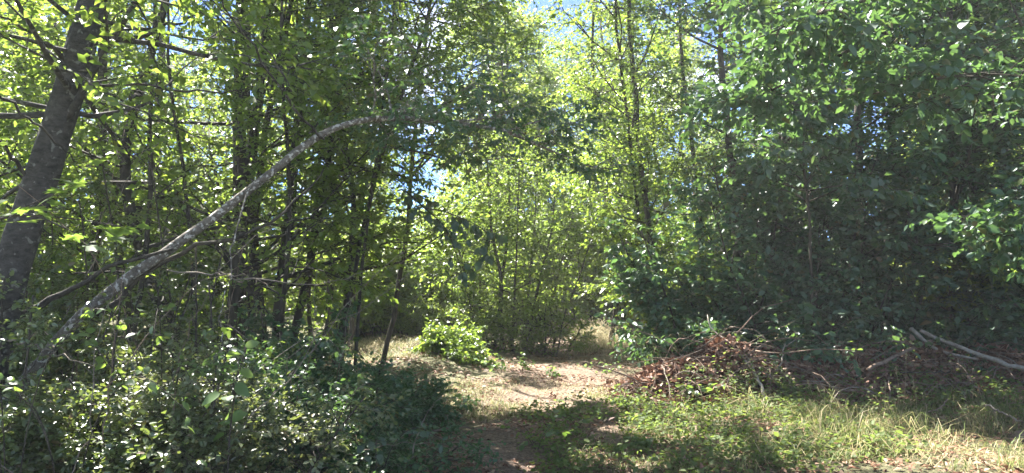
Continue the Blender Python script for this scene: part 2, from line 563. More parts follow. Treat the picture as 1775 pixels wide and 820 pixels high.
def spray(name, label, cat, branches, leaf_mesh, twigs=8, twl=0.25, lpt=6, ls=0.08, droop=0.3, bark='bark_brown', spread=1.0, up=0.0, wscale=1.0, group=None, t0=0.25, nspread=0.5):
    """a branching spray whose leaves are modelled one by one: thing > branch > leaf"""
    base = np.asarray(branches[0][0][0], float).copy()
    root = tag(link(name, None, loc=base), label, cat, group)
    for (ctrl, r0, r1) in branches:
        pts = spline(ctrl, 14)
        g = Geo()
        g.tube(pts, np.linspace(r0, r1, 14), 6, 0.04)
        w = t0 + (1 - t0) * (np.arange(twigs) + R.random(twigs)) / twigs
        w[-1] = 1.0
        i = np.clip((w * 13).astype(int), 0, 12)
        tp = pts[i] + (pts[i + 1] - pts[i]) * (w * 13 - i)[:, None]
        bd = nrm(pts[i + 1] - pts[i])
        sd = nrm(np.cross(bd, UP + 0.3 * R.normal(size=(twigs, 3))))
        td = nrm(bd * 0.6 + sd * np.where(np.arange(twigs) % 2, 1, -1)[:, None] * spread + 0.3 * R.normal(size=(twigs, 3)) + np.array([0, 0, up - 0.2 * droop]))
        B = tp + td * (twl * (0.5 + R.random(twigs)))[:, None]
        for a, b in zip(tp, B):
            g.tube(np.array([a, (a + b) / 2 + R.normal(size=3) * 0.01, b]), [r1 * 0.8, r1 * 0.6, r1 * 0.4], 4, caps=False)
        br = link('branch', g.build('branch', M[bark], base, True), root)
        t = (np.arange(lpt)[None] + R.random((twigs, lpt))) / lpt * 0.9 + 0.12
        P = tp[:, None] + (B - tp)[:, None] * t[..., None]
        ts = nrm(np.cross(td, UP + 0.001))
        alt = np.where(np.arange(lpt) % 2, 1.0, -1.0)[None, :, None]
        D = 0.6 * td[:, None] + 0.75 * alt * ts[:, None] + 0.35 * R.normal(size=(twigs, lpt, 3)) + np.array([0, 0, -droop])
        N = UP + nspread * R.normal(size=(twigs, lpt, 3))
        P, D, N = P.reshape(-1, 3), D.reshape(-1, 3), N.reshape(-1, 3)
        put_leaves(br, base, P, D, N, ls * (0.65 + 0.6 * R.random(len(P))), leaf_mesh, wscale)
    return root


def st(px, d, h, r, lean=(0, 0), bend=0.0, z0=None):
    """one upright stem at photograph column px, d metres away"""
    x = (px - CX) / FPX * d
    z = float(gh(x, d)) - 0.1 if z0 is None else z0
    b = np.array([x, d, z])
    top = b + np.array([lean[0], lean[1], h])
    q1 = b + (top - b) * 0.3 + np.array([bend + R.normal() * 0.018 * h, R.normal() * 0.1, 0])
    q2 = b + (top - b) * 0.62 + np.array([bend + R.normal() * 0.018 * h, R.normal() * 0.1, 0])
    return ([b, q1, q2, top], r, max(r * 0.25, 0.006))


def copy_tree(root, loc, rz, sc, label, group):
    r = root.copy()
    COL.objects.link(r)
    r.location = loc
    r.rotation_euler = (0, 0, rz)
    r.scale = (sc, sc, sc)
    tag(r, label, None, group)
    for ch in [c for c in root.children]:
        c = ch.copy()
        COL.objects.link(c)
        c.parent = r
    return r


# ------------------------------------------------------------------ ground
def ground():
    u = np.linspace(-1, 1, 261)
    ax = np.sinh(u * 5.2) / math.sinh(5.2) * 320
    X, Y = np.meshgrid(ax, ax + 0, indexing='ij')
    Y = Y + 8
    Z = gh(X, Y)
    n = len(ax)
    v = np.stack([X, Y, Z], -1).reshape(-1, 3)
    i = (np.arange(n - 1)[:, None] * n + np.arange(n - 1)[None]).ravel()
    q = np.stack([i, i + n, i + n + 1, i + 1], -1)
    m, nn, l, p, out = new_mat('forest_floor')
    tc = nn.new('ShaderNodeTexCoord')
    sep = nn.new('ShaderNodeSeparateXYZ')
    l.new(tc.outputs['Object'], sep.inputs[0])

    def mth(op, a, b=None):
        k = nn.new('ShaderNodeMath')
        k.operation = op
        for s, x in zip(k.inputs, (a, b)):
            if x is None:
                continue
            if isinstance(x, (int, float)):
                s.default_value = x
            else:
                l.new(x, s)
        return k.outputs[0]
    n1 = nn.new('ShaderNodeTexNoise')
    n1.inputs['Scale'].default_value = 1.7
    n1.inputs['Detail'].default_value = 6
    n2 = nn.new('ShaderNodeTexNoise')
    n2.inputs['Scale'].default_value = 26
    n2.inputs['Detail'].default_value = 6
    n2.inputs['Roughness'].default_value = 0.75
    l.new(tc.outputs['Object'], n1.inputs[0])
    l.new(tc.outputs['Object'], n2.inputs[0])
    off = mth('ABSOLUTE', mth('SUBTRACT', sep.outputs[0], mth('ADD', mth('MULTIPLY', sep.outputs[1], 0.12), -0.5)))
    off = mth('ADD', off, mth('MULTIPLY', n1.outputs['Fac'], 1.6))
    rp = nn.new('ShaderNodeValToRGB')
    rp.color_ramp.elements[0].position = 0.55
    rp.color_ramp.elements[1].position = 0.75
    l.new(mth('MULTIPLY', off, 0.36), rp.inputs[0])
    soil = nn.new('ShaderNodeValToRGB')
    soil.color_ramp.elements[0].position = 0.36
    soil.color_ramp.elements[0].color = (0.05, 0.03, 0.019, 1)
    soil.color_ramp.elements[1].position = 0.66
    soil.color_ramp.elements[1].color = (0.33, 0.235, 0.16, 1)
    l.new(n2.outputs['Fac'], soil.inputs[0])
    moss = nn.new('ShaderNodeValToRGB')
    moss.color_ramp.elements[0].position = 0.38
    moss.color_ramp.elements[0].color = (0.05, 0.055, 0.022, 1)
    moss.color_ramp.elements[1].position = 0.66
    moss.color_ramp.elements[1].color = (0.20, 0.18, 0.085, 1)
    l.new(n2.outputs['Fac'], moss.inputs[0])
    mx = nn.new('ShaderNodeMixRGB')
    l.new(rp.outputs[0], mx.inputs[0])
    l.new(soil.outputs[0], mx.inputs[1])
    l.new(moss.outputs[0], mx.inputs[2])
    l.new(mx.outputs[0], p.inputs['Base Color'])
    p.inputs['Roughness'].default_value = 0.95
    b = nn.new('ShaderNodeBump')
    b.inputs['Strength'].default_value = 1.0
    b.inputs['Distance'].default_value = 0.03
    l.new(n2.outputs['Fac'], b.inputs['Height'])
    l.new(b.outputs[0], p.inputs['Normal'])
    return tag(link('ground', mesh_np('ground', v, [q], m, True)), kind='structure')


ground()

M['cover'] = leaf_mat('leaf_cover', (0.07, 0.11, 0.035), (0.12, 0.155, 0.055), (0.26, 0.38, 0.07), 0.65, 0.4, spec=0.3)
LM = {k: hq_leaf('leaf', sh, M[mt]) for k, (sh, mt) in dict(ovate=('ovate', 'big'), ovate_dark=('ovate', 'bigdark'), ovate_lime=('ovate', 'biglime'), lobed=('lobed', 'big')).items()}

# ------------------------------------------------------------------ the big grey trunk at the left and the arched stem
plant('grey_trunk_tree', 'thick smooth grey trunk leaning inward, the stoutest tree in view', 'tree',
      [([W(-60, 830, 5.0), W(10, 520, 5.0), W(78, 270, 5.05), W(150, -10, 5.1), W(230, -420, 5.4), W(250, -800, 6)], 0.125, 0.05)],
      limbs=30, t0=0.4, t1=0.98, l0=1.9, l1=1.2, elev=(-20, 40), sub=7, tw=6, lpt=11, ls=0.07, bark='bark_grey', mat='green', sides=20, limb_parts=12, wob=0.0012,
      extras=[('side_branch', [W(95, 145, 5.05), W(230, 148, 5.0), W(360, 158, 5.1), W(450, 150, 5.4)], 0.013, 0.003, 'bark_dark'),
              ('side_branch', [W(165, 70, 5.1), W(240, 55, 5.2), W(330, 20, 5.5)], 0.022, 0.006, 'bark_dark'),
              ('side_branch', [W(120, 130, 5.1), W(60, 60, 4.8), W(-20, 20, 4.5)], 0.02, 0.006, 'bark_dark'),
              ('side_branch', [W(60, 330, 5.05), W(-10, 240, 4.7), W(-80, 190, 4.4)], 0.016, 0.005, 'bark_dark'),
              ('side_branch', [W(-40, 140, 4.3), W(40, 200, 4.5), W(100, 250, 4.7), W(130, 280, 4.8)], 0.010, 0.004, 'bark_dark')])

plant('arched_stem', 'bare lichen-spotted stem arching over towards the path with leafy tip', 'tree',
      [([W(-30, 760, 5.3), W(110, 585, 5.3), W(200, 500, 5.3), W(300, 430, 5.35), W(375, 372, 5.4), W(455, 308, 5.45), W(530, 248, 5.5), W(600, 212, 5.6), W(680, 202, 5.8), W(860, 222, 6.2), W(960, 262, 6.5)], 0.043, 0.012)],
      limbs=16, t0=0.74, t1=1.0, l0=0.8, l1=0.6, elev=(-25, 45), bias=(0.8, 0.2, 0), bias_w=0.5, sub=6, tw=5, twl=0.22, lpt=11, ls=0.055, bark='bark_lichen', mat='dark', droop=0.4, sides=14, gaps=False, wob=0.004,
      extras=[('side_branch', [W(-20, 570, 5.2), W(90, 520, 5.2), W(190, 462, 5.25), W(300, 432, 5.3)], 0.028, 0.010, 'bark_dark'),
              ('side_branch', [W(170, 545, 5.32), W(300, 440, 5.5), W(420, 405, 5.7), W(520, 345, 5.9), W(560, 290, 6.0)], 0.022, 0.006, 'bark_brown'),
              ('bare_twig', [W(290, 468, 5.2), W(380, 474, 5.1), W(470, 488, 5.1), W(560, 488, 5.2), W(640, 470, 5.3)], 0.0055, 0.0015, 'bark_pale'),
              ('bare_twig', [W(380, 474, 5.1), W(430, 478, 5.0), W(480, 505, 4.9)], 0.005, 0.0015, 'bark_pale'),
              ('bare_twig', [W(436, 320, 5.4), W(410, 385, 5.2), W(400, 470, 5.1), W(388, 540, 5.0), W(390, 600, 5.0)], 0.006, 0.003, 'bark_lichen'),
              ('bare_twig', [W(20, 590, 4.6), W(70, 600, 4.6), W(120, 616, 4.6), W(170, 640, 4.6)], 0.008, 0.002, 'bark_pale'),
              ('bare_twig', [W(560, 240, 5.5), W(510, 190, 5.3), W(440, 90, 5.0), W(380, 0, 4.8), W(340, -80, 4.7)], 0.010, 0.006, 'bark_dark'),
              ('bare_twig', [W(510, 190, 5.3), W(480, 110, 5.2), W(400, 30, 5.2), W(330, -20, 5.2)], 0.008, 0.004, 'bark_dark')])

# ------------------------------------------------------------------ trees of the left bank
kw = dict(ls=0.08, limb_parts=5)
plant('dark_stemmed_tree', 'twin dark trunks rising close behind the arched stem', 'tree',
      [st(392, 8.4, 8.5, 0.10, (-0.3, 0.3), 0.15), st(425, 8.6, 9, 0.075, (0.5, 0.2), -0.1), st(445, 9.0, 8.5, 0.05, (0.7, 0.2), -0.1)], limbs=22, t0=0.16, l0=2.0, l1=0.9, elev=(-10, 45), sub=7, tw=6, lpt=8, **kw)
plant('dark_stemmed_tree', 'dark forked tree with splayed stems just beyond the twin dark trunks', 'tree',
      [st(478, 9.0, 8.0, 0.075, (0.2, 0.3), 0.1), st(500, 9.1, 8.5, 0.06, (1.3, 0.2), -0.1), st(466, 9.1, 7.5, 0.05, (-0.5, 0.5))], limbs=20, t0=0.18, l0=1.8, l1=0.8, elev=(-10, 40), bias=(1, -0.5, 0), bias_w=0.35, sub=7, tw=6, lpt=8, **kw)
plant('dark_stemmed_tree', 'dark leaning trunk between the grey trunk and the twin dark trunks', 'tree',
      [st(345, 8.0, 8.0, 0.075, (-1.1, 0.3), -0.2)], limbs=28, t0=0.2, l0=1.9, l1=0.9, sub=7, tw=6, lpt=8, **kw)
plant('slender_tree', 'slender pair of straight stems beside the splayed dark stems', 'tree',
      [st(568, 8.8, 7.5, 0.032, (0.1, 0.2), 0.06), st(540, 9.6, 7.5, 0.03, (0.2, 0.2), 0.06)], limbs=18, t0=0.25, l0=1.4, l1=0.9, sub=7, tw=6, lpt=8, bark='bark_brown', **kw)
plant('slender_tree', 'thin dark tree leaning over the sunny clearing', 'tree',
      [st(655, 10.2, 7.5, 0.038, (0.9, 0.3), 0.12)], limbs=22, t0=0.4, l0=1.6, l1=0.9, sub=7, tw=6, lpt=8, bark='bark_brown', **kw)
plant('slender_tree', 'leafy tree behind the thin leaning tree at the clearing', 'tree',
      [st(565, 12.2, 9.5, 0.06, (0.3, 0.3), 0.12), st(605, 13.2, 9.5, 0.05, (0.3, 0.3), 0.12)], limbs=26, t0=0.22, l0=1.8, l1=1.0, sub=7, tw=6, lpt=8, bark='bark_brown', **kw)
plant('leafy_sapling', 'leafy sapling standing before the twin dark trunks', 'tree',
      [st(450, 7.4, 6.0, 0.025, (0.3, 0.1), 0.1), st(330, 7.3, 6.0, 0.025, (-0.4, 0.1), 0.1)], limbs=24, t0=0.2, l0=0.9, l1=0.8, elev=(-20, 45), sub=6, tw=6, lpt=10, ls=0.06, limb_parts=5)
plant('leafy_sapling', 'tall sapling whose boughs hang over the arched stem and the path', 'tree',
      [st(610, 8.2, 7.0, 0.022, (0.7, 0.1), 0.1), st(590, 8.5, 7.5, 0.03, (1.3, 0.1), 0.1)], limbs=24, t0=0.42, l0=1.5, l1=1.0, elev=(-20, 45), bias=(1, 0, 0), bias_w=0.3, sub=7, tw=6, lpt=10, ls=0.062, limb_parts=5)
plant('leafy_sapling', 'leafy sapling just in front of the grey trunk gap', 'tree',
      [st(210, 6.8, 6.0, 0.03, (0.2, 0.1), 0.1)], limbs=28, t0=0.25, l0=1.2, l1=0.8, elev=(-20, 45), sub=6, tw=6, lpt=10, ls=0.06, limb_parts=5)
plant('bushy_tree', 'bushy tree filling the gap behind the grey trunk', 'tree',
      [st(150, 9.0, 8.0, 0.08, (0.3, 0.1)), st(250, 9.8, 8.5, 0.07, (-0.3, 0.1))], limbs=28, t0=0.08, l0=1.8, l1=0.9, sub=7, tw=6, lpt=8, mat='green', **kw)
plant('bushy_tree', 'bushy tree cut by the picture edge behind the grey trunk', 'tree',
      [st(-60, 7.5, 4.6, 0.06, (0.2, 0.1))], limbs=24, t0=0.1, l0=1.6, l1=0.7, sub=7, tw=6, lpt=8, mat='green', **kw)

# ------------------------------------------------------------------ middle
plant('stem_clump', 'dense clump of thin upright stems standing where the path divides', 'tree',
      [st(870 + dx, 15.4 + dy, h * 1.08, 0.05 if abs(dx) < 15 else 0.03, (0.012 * dx, dy * 0.3), 0.05)
       for dx, dy, h in ((-50, 0, 3.0), (-32, 0.7, 3.6), (-12, -0.2, 4.1), (4, 0.4, 4.3), (16, -0.3, 4.2), (32, 0.3, 3.9), (48, -0.1, 3.5), (66, 0.4, 3.0), (84, 0.1, 2.6))],
      limbs=13, t0=0.22, l0=1.0, l1=0.7, elev=(0, 60), sub=5, tw=5, twl=0.38, lpt=6, ls=0.095, lw=0.5, mat='green', bark='bark_brown', stem_name='stem', gaps=False)
plant('leafy_bush', 'leafy bush at the foot of the stem clump', 'bush',
      [st(800 + 18 * i, 14.6 + 0.4 * math.sin(i * 2), 0.95 + 0.3 * math.sin(i), 0.02, (R.normal() * 0.3, -0.2)) for i in range(11)],
      limbs=8, t0=0.05, l0=0.6, l1=0.3, sub=5, tw=4, twl=0.22, lpt=7, ls=0.065, mat='green', stem_name='stem', gaps=False)
plant('lime_bush', 'bright yellow-green bush glowing beyond the clearing', 'bush',
      [st(780 + 14 * i, 20 + 0.5 * math.sin(i * 3), 3.2 + 0.6 * math.sin(i * 2), 0.03, (R.normal() * 0.5, -0.2)) for i in range(-3, 4)],
      limbs=12, t0=0.05, l0=1.0, l1=0.5, sub=6, tw=5, twl=0.35, lpt=9, ls=0.09, mat='lime', stem_name='stem')
plant('pale_bush', 'low pale bush standing in the sunny clearing', 'bush',
      [st(722 + 9 * i, 15.5 + 0.3 * math.sin(i * 3), 0.9 + 0.3 * math.sin(i * 2), 0.012, (R.normal() * 0.2, -0.1)) for i in range(-2, 3)],
      limbs=9, t0=0.05, l0=0.4, l1=0.2, sub=5, tw=4, twl=0.16, lpt=8, ls=0.05, mat='lime', stem_name='stem')

# ------------------------------------------------------------------ trees of the right bank
plant('ivy_clad_tree', 'tall dark trunk wrapped in climbing leaves beside the path bend', 'tree',
      [st(1152, 11.0, 9.0, 0.055, (-0.45, 0.3), -0.25), st(1128, 11.3, 9.0, 0.04, (-0.5, 0.3), -0.1)], limbs=36, t0=0.12, l0=0.9, l1=1.6, bias=(-1, 0, 0), bias_w=0.25, sub=7, tw=6, lpt=9, hug=1500, ls=0.07, limb_parts=5)
plant('ivy_clad_tree', 'second leaf-wrapped trunk just beyond the path bend', 'tree',
      [st(1205, 12.0, 9.0, 0.05, (-0.3, 0.3), -0.1)], limbs=28, t0=0.1, l0=1.5, l1=0.9, sub=7, tw=6, lpt=8, hug=1200, **kw)
plant('slender_tree', 'light green tree standing over the far end of the path', 'tree',
      [st(1060, 15.5, 9.0, 0.06, (-0.2, 0.3), 0.1), st(1085, 16.2, 9.0, 0.05, (0.3, 0.3), 0.1)], limbs=24, t0=0.24, l0=1.3, l1=0.9, sub=7, tw=6, lpt=8, bark='bark_brown', **kw)
plant('slender_tree', 'tall light tree rising behind the stem clump', 'tree',
      [st(905, 19.5, 9.5, 0.06, (-0.5, 0.3), 0.1), st(860, 20.5, 10.5, 0.06, (-0.5, 0.3), 0.1)], limbs=28, t0=0.36, l0=1.8, l1=1.0, sub=7, tw=6, lpt=11, bark='bark_brown', ls=0.10, mat='lime')
plant('slender_tree', 'light tree just beyond the sunlit end of the path', 'tree',
      [st(1035, 25, 7.6, 0.06, (0.3, 0.3), 0.1)], limbs=26, t0=0.25, l0=1.5, l1=0.9, sub=7, tw=6, lpt=10, bark='bark_brown', ls=0.10, mat='green')
RT = [(1290, 10.6, 'leafy tree between the leaf-wrapped trunks and the thin straight sapling'), (1370, 11.6, 'shaded tree close behind the thin straight sapling'),
      (1470, 10.2, 'shaded tree next after the thin straight sapling towards the picture edge'), (1560, 11.2, 'shaded tree behind the middle of the brush pile'),
      (1650, 10.0, 'shaded tree above the long pale fallen branch'), (1740, 10.8, 'last whole shaded tree at the edge of the wood'), (1850, 9.2, 'tree cut by the picture edge whose boughs hang into view')]
for k, (px, d, lab) in enumerate(RT):
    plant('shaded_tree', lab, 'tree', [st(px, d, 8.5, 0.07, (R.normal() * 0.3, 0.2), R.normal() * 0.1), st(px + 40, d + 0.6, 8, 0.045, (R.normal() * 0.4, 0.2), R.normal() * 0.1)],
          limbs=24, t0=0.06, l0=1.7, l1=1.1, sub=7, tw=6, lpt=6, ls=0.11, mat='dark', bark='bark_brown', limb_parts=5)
SL = ['dark evergreen shrub at the path end of the brush pile', 'dark evergreen shrub at the foot of the thin straight sapling', 'dark evergreen shrub behind the tall seeding grass',
      'dark evergreen shrub behind the crooked fallen branch', 'dark evergreen shrub behind the long pale fallen branch', 'dark evergreen shrub cut by the picture edge']
for k, (px, d) in enumerate(((1240, 10.0), (1350, 9.9), (1450, 9.7), (1560, 9.9), (1670, 9.8), (1780, 9.6))):
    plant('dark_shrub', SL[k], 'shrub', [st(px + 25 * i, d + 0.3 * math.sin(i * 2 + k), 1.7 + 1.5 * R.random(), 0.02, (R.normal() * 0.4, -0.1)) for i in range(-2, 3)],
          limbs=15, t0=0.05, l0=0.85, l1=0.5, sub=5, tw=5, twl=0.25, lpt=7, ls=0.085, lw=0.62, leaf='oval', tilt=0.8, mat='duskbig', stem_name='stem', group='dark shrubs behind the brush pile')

# ------------------------------------------------------------------ bushes of the left foreground
LB = [(60, 4.6, 1.3, 'shrub', 'small-leaved bush at the foot of the thick grey trunk'), (230, 4.2, 0.95, 'shrub', 'small-leaved bush in the bottom corner below the arched stem'),
      (390, 4.4, 0.95, 'shrub_pale', 'glinting small-leaved bush around the large bright leaves'), (330, 6.0, 2.0, 'shrub_pale', 'tall glinting bush behind the hanging lichened twig'),
      (190, 6.3, 2.1, 'shrub', 'bush growing through the lower end of the arched stem'), (520, 5.2, 0.75, 'dark', 'rounded bush between the glinting bush and the path'),
      (590, 6.4, 0.8, 'dark', 'dark bush below the slender pair of stems'), (630, 5.3, 0.42, 'dark', 'low dark bush at the edge of the shaded path'),
      (680, 7.6, 0.36, 'dark', 'low bush beside the sunlit stretch of path'), (480, 7.2, 1.1, 'dark', 'dark bush at the foot of the splayed dark stems'),
      (40, 6.5, 1.9, 'shrub', 'tall bush against the picture edge behind the grey trunk'), (790, 12.6, 0.3, 'green', 'round bush between the clearing and the stem clump')]
LS = [0.034, 0.038, 0.030, 0.034, 0.04, 0.036, 0.042, 0.034, 0.045, 0.05, 0.045, 0.06]
for k, (px, d, h, mt, lab) in enumerate(LB):
    plant('undergrowth_bush', lab, 'bush', [st(px + 30 * i * 4.5 / d, d + 0.25 * math.sin(i * 2.3 + k), h * (0.5 + 0.7 * R.random()), 0.009, (R.normal() * 0.2, R.normal() * 0.2)) for i in range(-3, 4)],
          limbs=11, t0=0.1, l0=0.45, l1=0.25, elev=(0, 60), sub=5, tw=4, twl=0.16, lpt=8, ls=LS[k], lw=0.62 + 0.15 * R.random(), leaf='oval', mat=mt, bark='bark_brown', stem_name='stem', twr=0.0018,
          leaf_parts=110 if d < 5.5 else 0, leaf_mesh=LM['ovate'],
          extras=[('bare_twig', wander([(px - CX) / FPX * d + R.normal() * 0.3, d - 0.2, 0.2], [R.normal() * 0.7, 0.1, 1.0], h * 1.5, 6, 0.15, -0.08), 0.005, 0.0015, 'bark_pale' if q else 'stick') for q in range(3)])

# ------------------------------------------------------------------ sprays with leaves one can tell apart
spray('lobed_leaf_sapling', 'spray of broad lobed leaves reaching in front of the grey trunk', 'sapling',
      [([W(-300, 980, 3.4), W(-220, 620, 3.3), W(-90, 420, 3.3), W(-20, 385, 3.2), W(50, 372, 3.1), W(110, 395, 3.0)], 0.012, 0.003), ([W(-20, 385, 3.2), W(60, 350, 3.3), W(130, 318, 3.4)], 0.005, 0.002),
       ([W(50, 372, 3.1), W(130, 380, 3.3), W(210, 392, 3.5)], 0.004, 0.002)], LM['lobed'], twigs=5, twl=0.12, lpt=2, ls=0.10, droop=0.1, nspread=0.3, t0=0.55)
spray('broadleaf_shoot', 'young shoot with a few large bright green leaves', 'plant',
      [([W(400, 860, 4.0), W(405, 740, 4.0), W(418, 620, 4.0)], 0.006, 0.003)], LM['ovate_lime'], twigs=7, twl=0.10, lpt=2, ls=0.095, droop=0.5, t0=0.4, wscale=0.9, nspread=0.9)
spray('bright_sprig', 'upright sprig of small yellow-green leaves above the glinting bush', 'plant',
      [([W(372, 700, 4.3), W(378, 640, 4.3), W(383, 600, 4.3)], 0.004, 0.002), ([W(375, 670, 4.3), W(350, 640, 4.3), W(318, 632, 4.3)], 0.003, 0.0015), ([W(375, 670, 4.3), W(395, 645, 4.3), W(402, 625, 4.3)], 0.003, 0.0015)],
      LM['ovate_lime'], twigs=8, twl=0.04, lpt=3, ls=0.04, droop=0.0)
BS = [(130, 720, 4.0, 0.9, 'bramble shoot with larger leaves in the bottom corner'), (560, 740, 4.9, 0.75, 'bramble shoot on the rounded bush near the path'), (655, 780, 4.9, 0.5, 'bramble shoot trailing onto the path edge'),
      (290, 640, 4.7, 1.2, 'bramble shoot below the arched stem'), (470, 690, 5.0, 1.0, 'bramble shoot right behind the large bright leaves'), (30, 640, 3.9, 1.2, 'bramble shoot in front of the grey trunk foot')]
for px, py, d, h_, lab in BS:
    x = (px - CX) / FPX * d
    b = np.array([x, d, float(gh(x, d))])
    brs = []
    for q in range(3):
        a = q * 2.1 + R.random()
        o_ = np.array([math.cos(a), math.sin(a) * 0.6 - 0.3, 0])
        brs.append(([b, b + o_ * 0.15 + UP * h_ * 0.7, b + o_ * 0.4 + UP * h_ * (0.95 + 0.1 * R.random()), b + o_ * 0.7 + UP * h_ * 0.8], 0.004, 0.002))
    spray('bramble_shoot', lab, 'bramble', brs, LM['ovate' if d < 4.8 else 'ovate_dark'], twigs=6, twl=0.09, lpt=3, ls=0.05, droop=0.25, group='bramble shoots in the undergrowth', wscale=1.1, t0=0.45)
spray('hanging_bough', 'bough of drooping dark leaves hanging before the sky gap', 'branch',
      [([W(690, 330, 10.2), W(700, 330, 9.0), W(735, 360, 8.2), W(775, 400, 8.0), W(800, 470, 8.0)], 0.012, 0.004), ([W(735, 360, 8.2), W(780, 370, 8.1), W(840, 400, 8.2), W(850, 440, 8.2)], 0.008, 0.003)],
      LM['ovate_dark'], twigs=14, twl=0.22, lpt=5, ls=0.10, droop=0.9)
plant('thin_sapling', 'thin straight sapling with large bluish leaves standing in the shade', 'sapling',
      [([W(1410, 680, 9.3), W(1405, 420, 9.2), W(1397, 300, 9.0), W(1402, 150, 8.8)], 0.022, 0.008)], limbs=26, t0=0.5, l0=1.0, l1=0.6, elev=(-10, 40), sub=5, tw=4, twl=0.2, lpt=7, ls=0.085, lw=0.62,
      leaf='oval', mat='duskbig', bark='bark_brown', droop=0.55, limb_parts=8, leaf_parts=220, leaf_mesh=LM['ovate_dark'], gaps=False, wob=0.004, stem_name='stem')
plant('overhanging_tree', 'large-leaved boughs of a tree outside the picture edge, reaching in high and low', 'tree',
      [([W(1960, 760, 6.2), W(1950, 300, 6.2), W(1930, -400, 6.3)], 0.11, 0.05), ([W(1940, -60, 6.2), W(1750, -40, 6.0), W(1560, 40, 6.0), W(1420, 115, 6.1), W(1270, 190, 6.2)], 0.03, 0.006),
       ([W(1945, 100, 6.2), W(1800, 120, 5.8), W(1650, 130, 5.7), W(1520, 160, 5.7)], 0.022, 0.006), ([W(1750, -40, 6.0), W(1600, -30, 5.6), W(1420, 20, 5.5), W(1320, 60, 5.6)], 0.02, 0.006),
       ([W(1950, 420, 6.2), W(1870, 405, 5.9), W(1800, 400, 5.9), W(1740, 410, 5.9)], 0.012, 0.004)],
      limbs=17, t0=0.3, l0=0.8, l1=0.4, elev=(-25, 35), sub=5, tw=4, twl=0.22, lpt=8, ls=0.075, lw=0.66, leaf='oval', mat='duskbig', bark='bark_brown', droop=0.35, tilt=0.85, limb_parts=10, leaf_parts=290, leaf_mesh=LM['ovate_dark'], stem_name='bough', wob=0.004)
PP = [(868, 655, 0.28, 'row of yellow-green seedlings before the stem clump'), (905, 648, 0.25, 'taller yellow-green seedling touching the stem clump bush'), (955, 655, 0.14, 'small lone seedling in the middle of the path'),
      (810, 700, 0.16, 'bright low seedling on the path edge under the left bushes'), (1040, 650, 0.3, 'light green seedling at the path side by the brush pile'), (1120, 770, 0.12, 'small pale weed standing in the grass near the sun patch')]
for px, py, h, lab in PP:
    d = CAMZ * FPX / (py - HORIZ)
    x = (px - CX) / FPX * d
    z = float(gh(x, d))
    b = [np.array([x, d, z - 0.02]), np.array([x + 0.03, d, z + h * 0.6]), np.array([x - 0.02, d, z + h])]
    brs = [(b, 0.004, 0.002)]
    for q in range(3):
        a = R.random() * 6.28
        brs.append(([b[0], b[0] + np.array([0.5 * h * math.cos(a), 0.3 * h * math.sin(a), h * 0.5]), b[0] + np.array([1.3 * h * math.cos(a), 0.6 * h * math.sin(a), h * 0.8])], 0.003, 0.0015))
    spray('seedling', lab, 'seedling', brs, LM['ovate_lime'], twigs=4, twl=0.08, lpt=3, ls=0.06, droop=0.2, group='seedlings along the path')


# ------------------------------------------------------------------ brush pile
def heap_h(x, y):
    prof = 0.54 * sstep(1.15, 2.1, x) * (1 - 0.12 * sstep(3.6, 4.4, x)) + (0.10 * np.sin(x * 3.1) + 0.07 * np.sin(x * 7.7 + y * 5)) * sstep(1.4, 1.9, x)
    yc = 9.0 + 0.05 * np.sin(x * 2)
    return np.maximum(prof, 0) * np.exp(-((y - yc) / 0.55) ** 2) * (1 - sstep(5.9, 7.0, x))


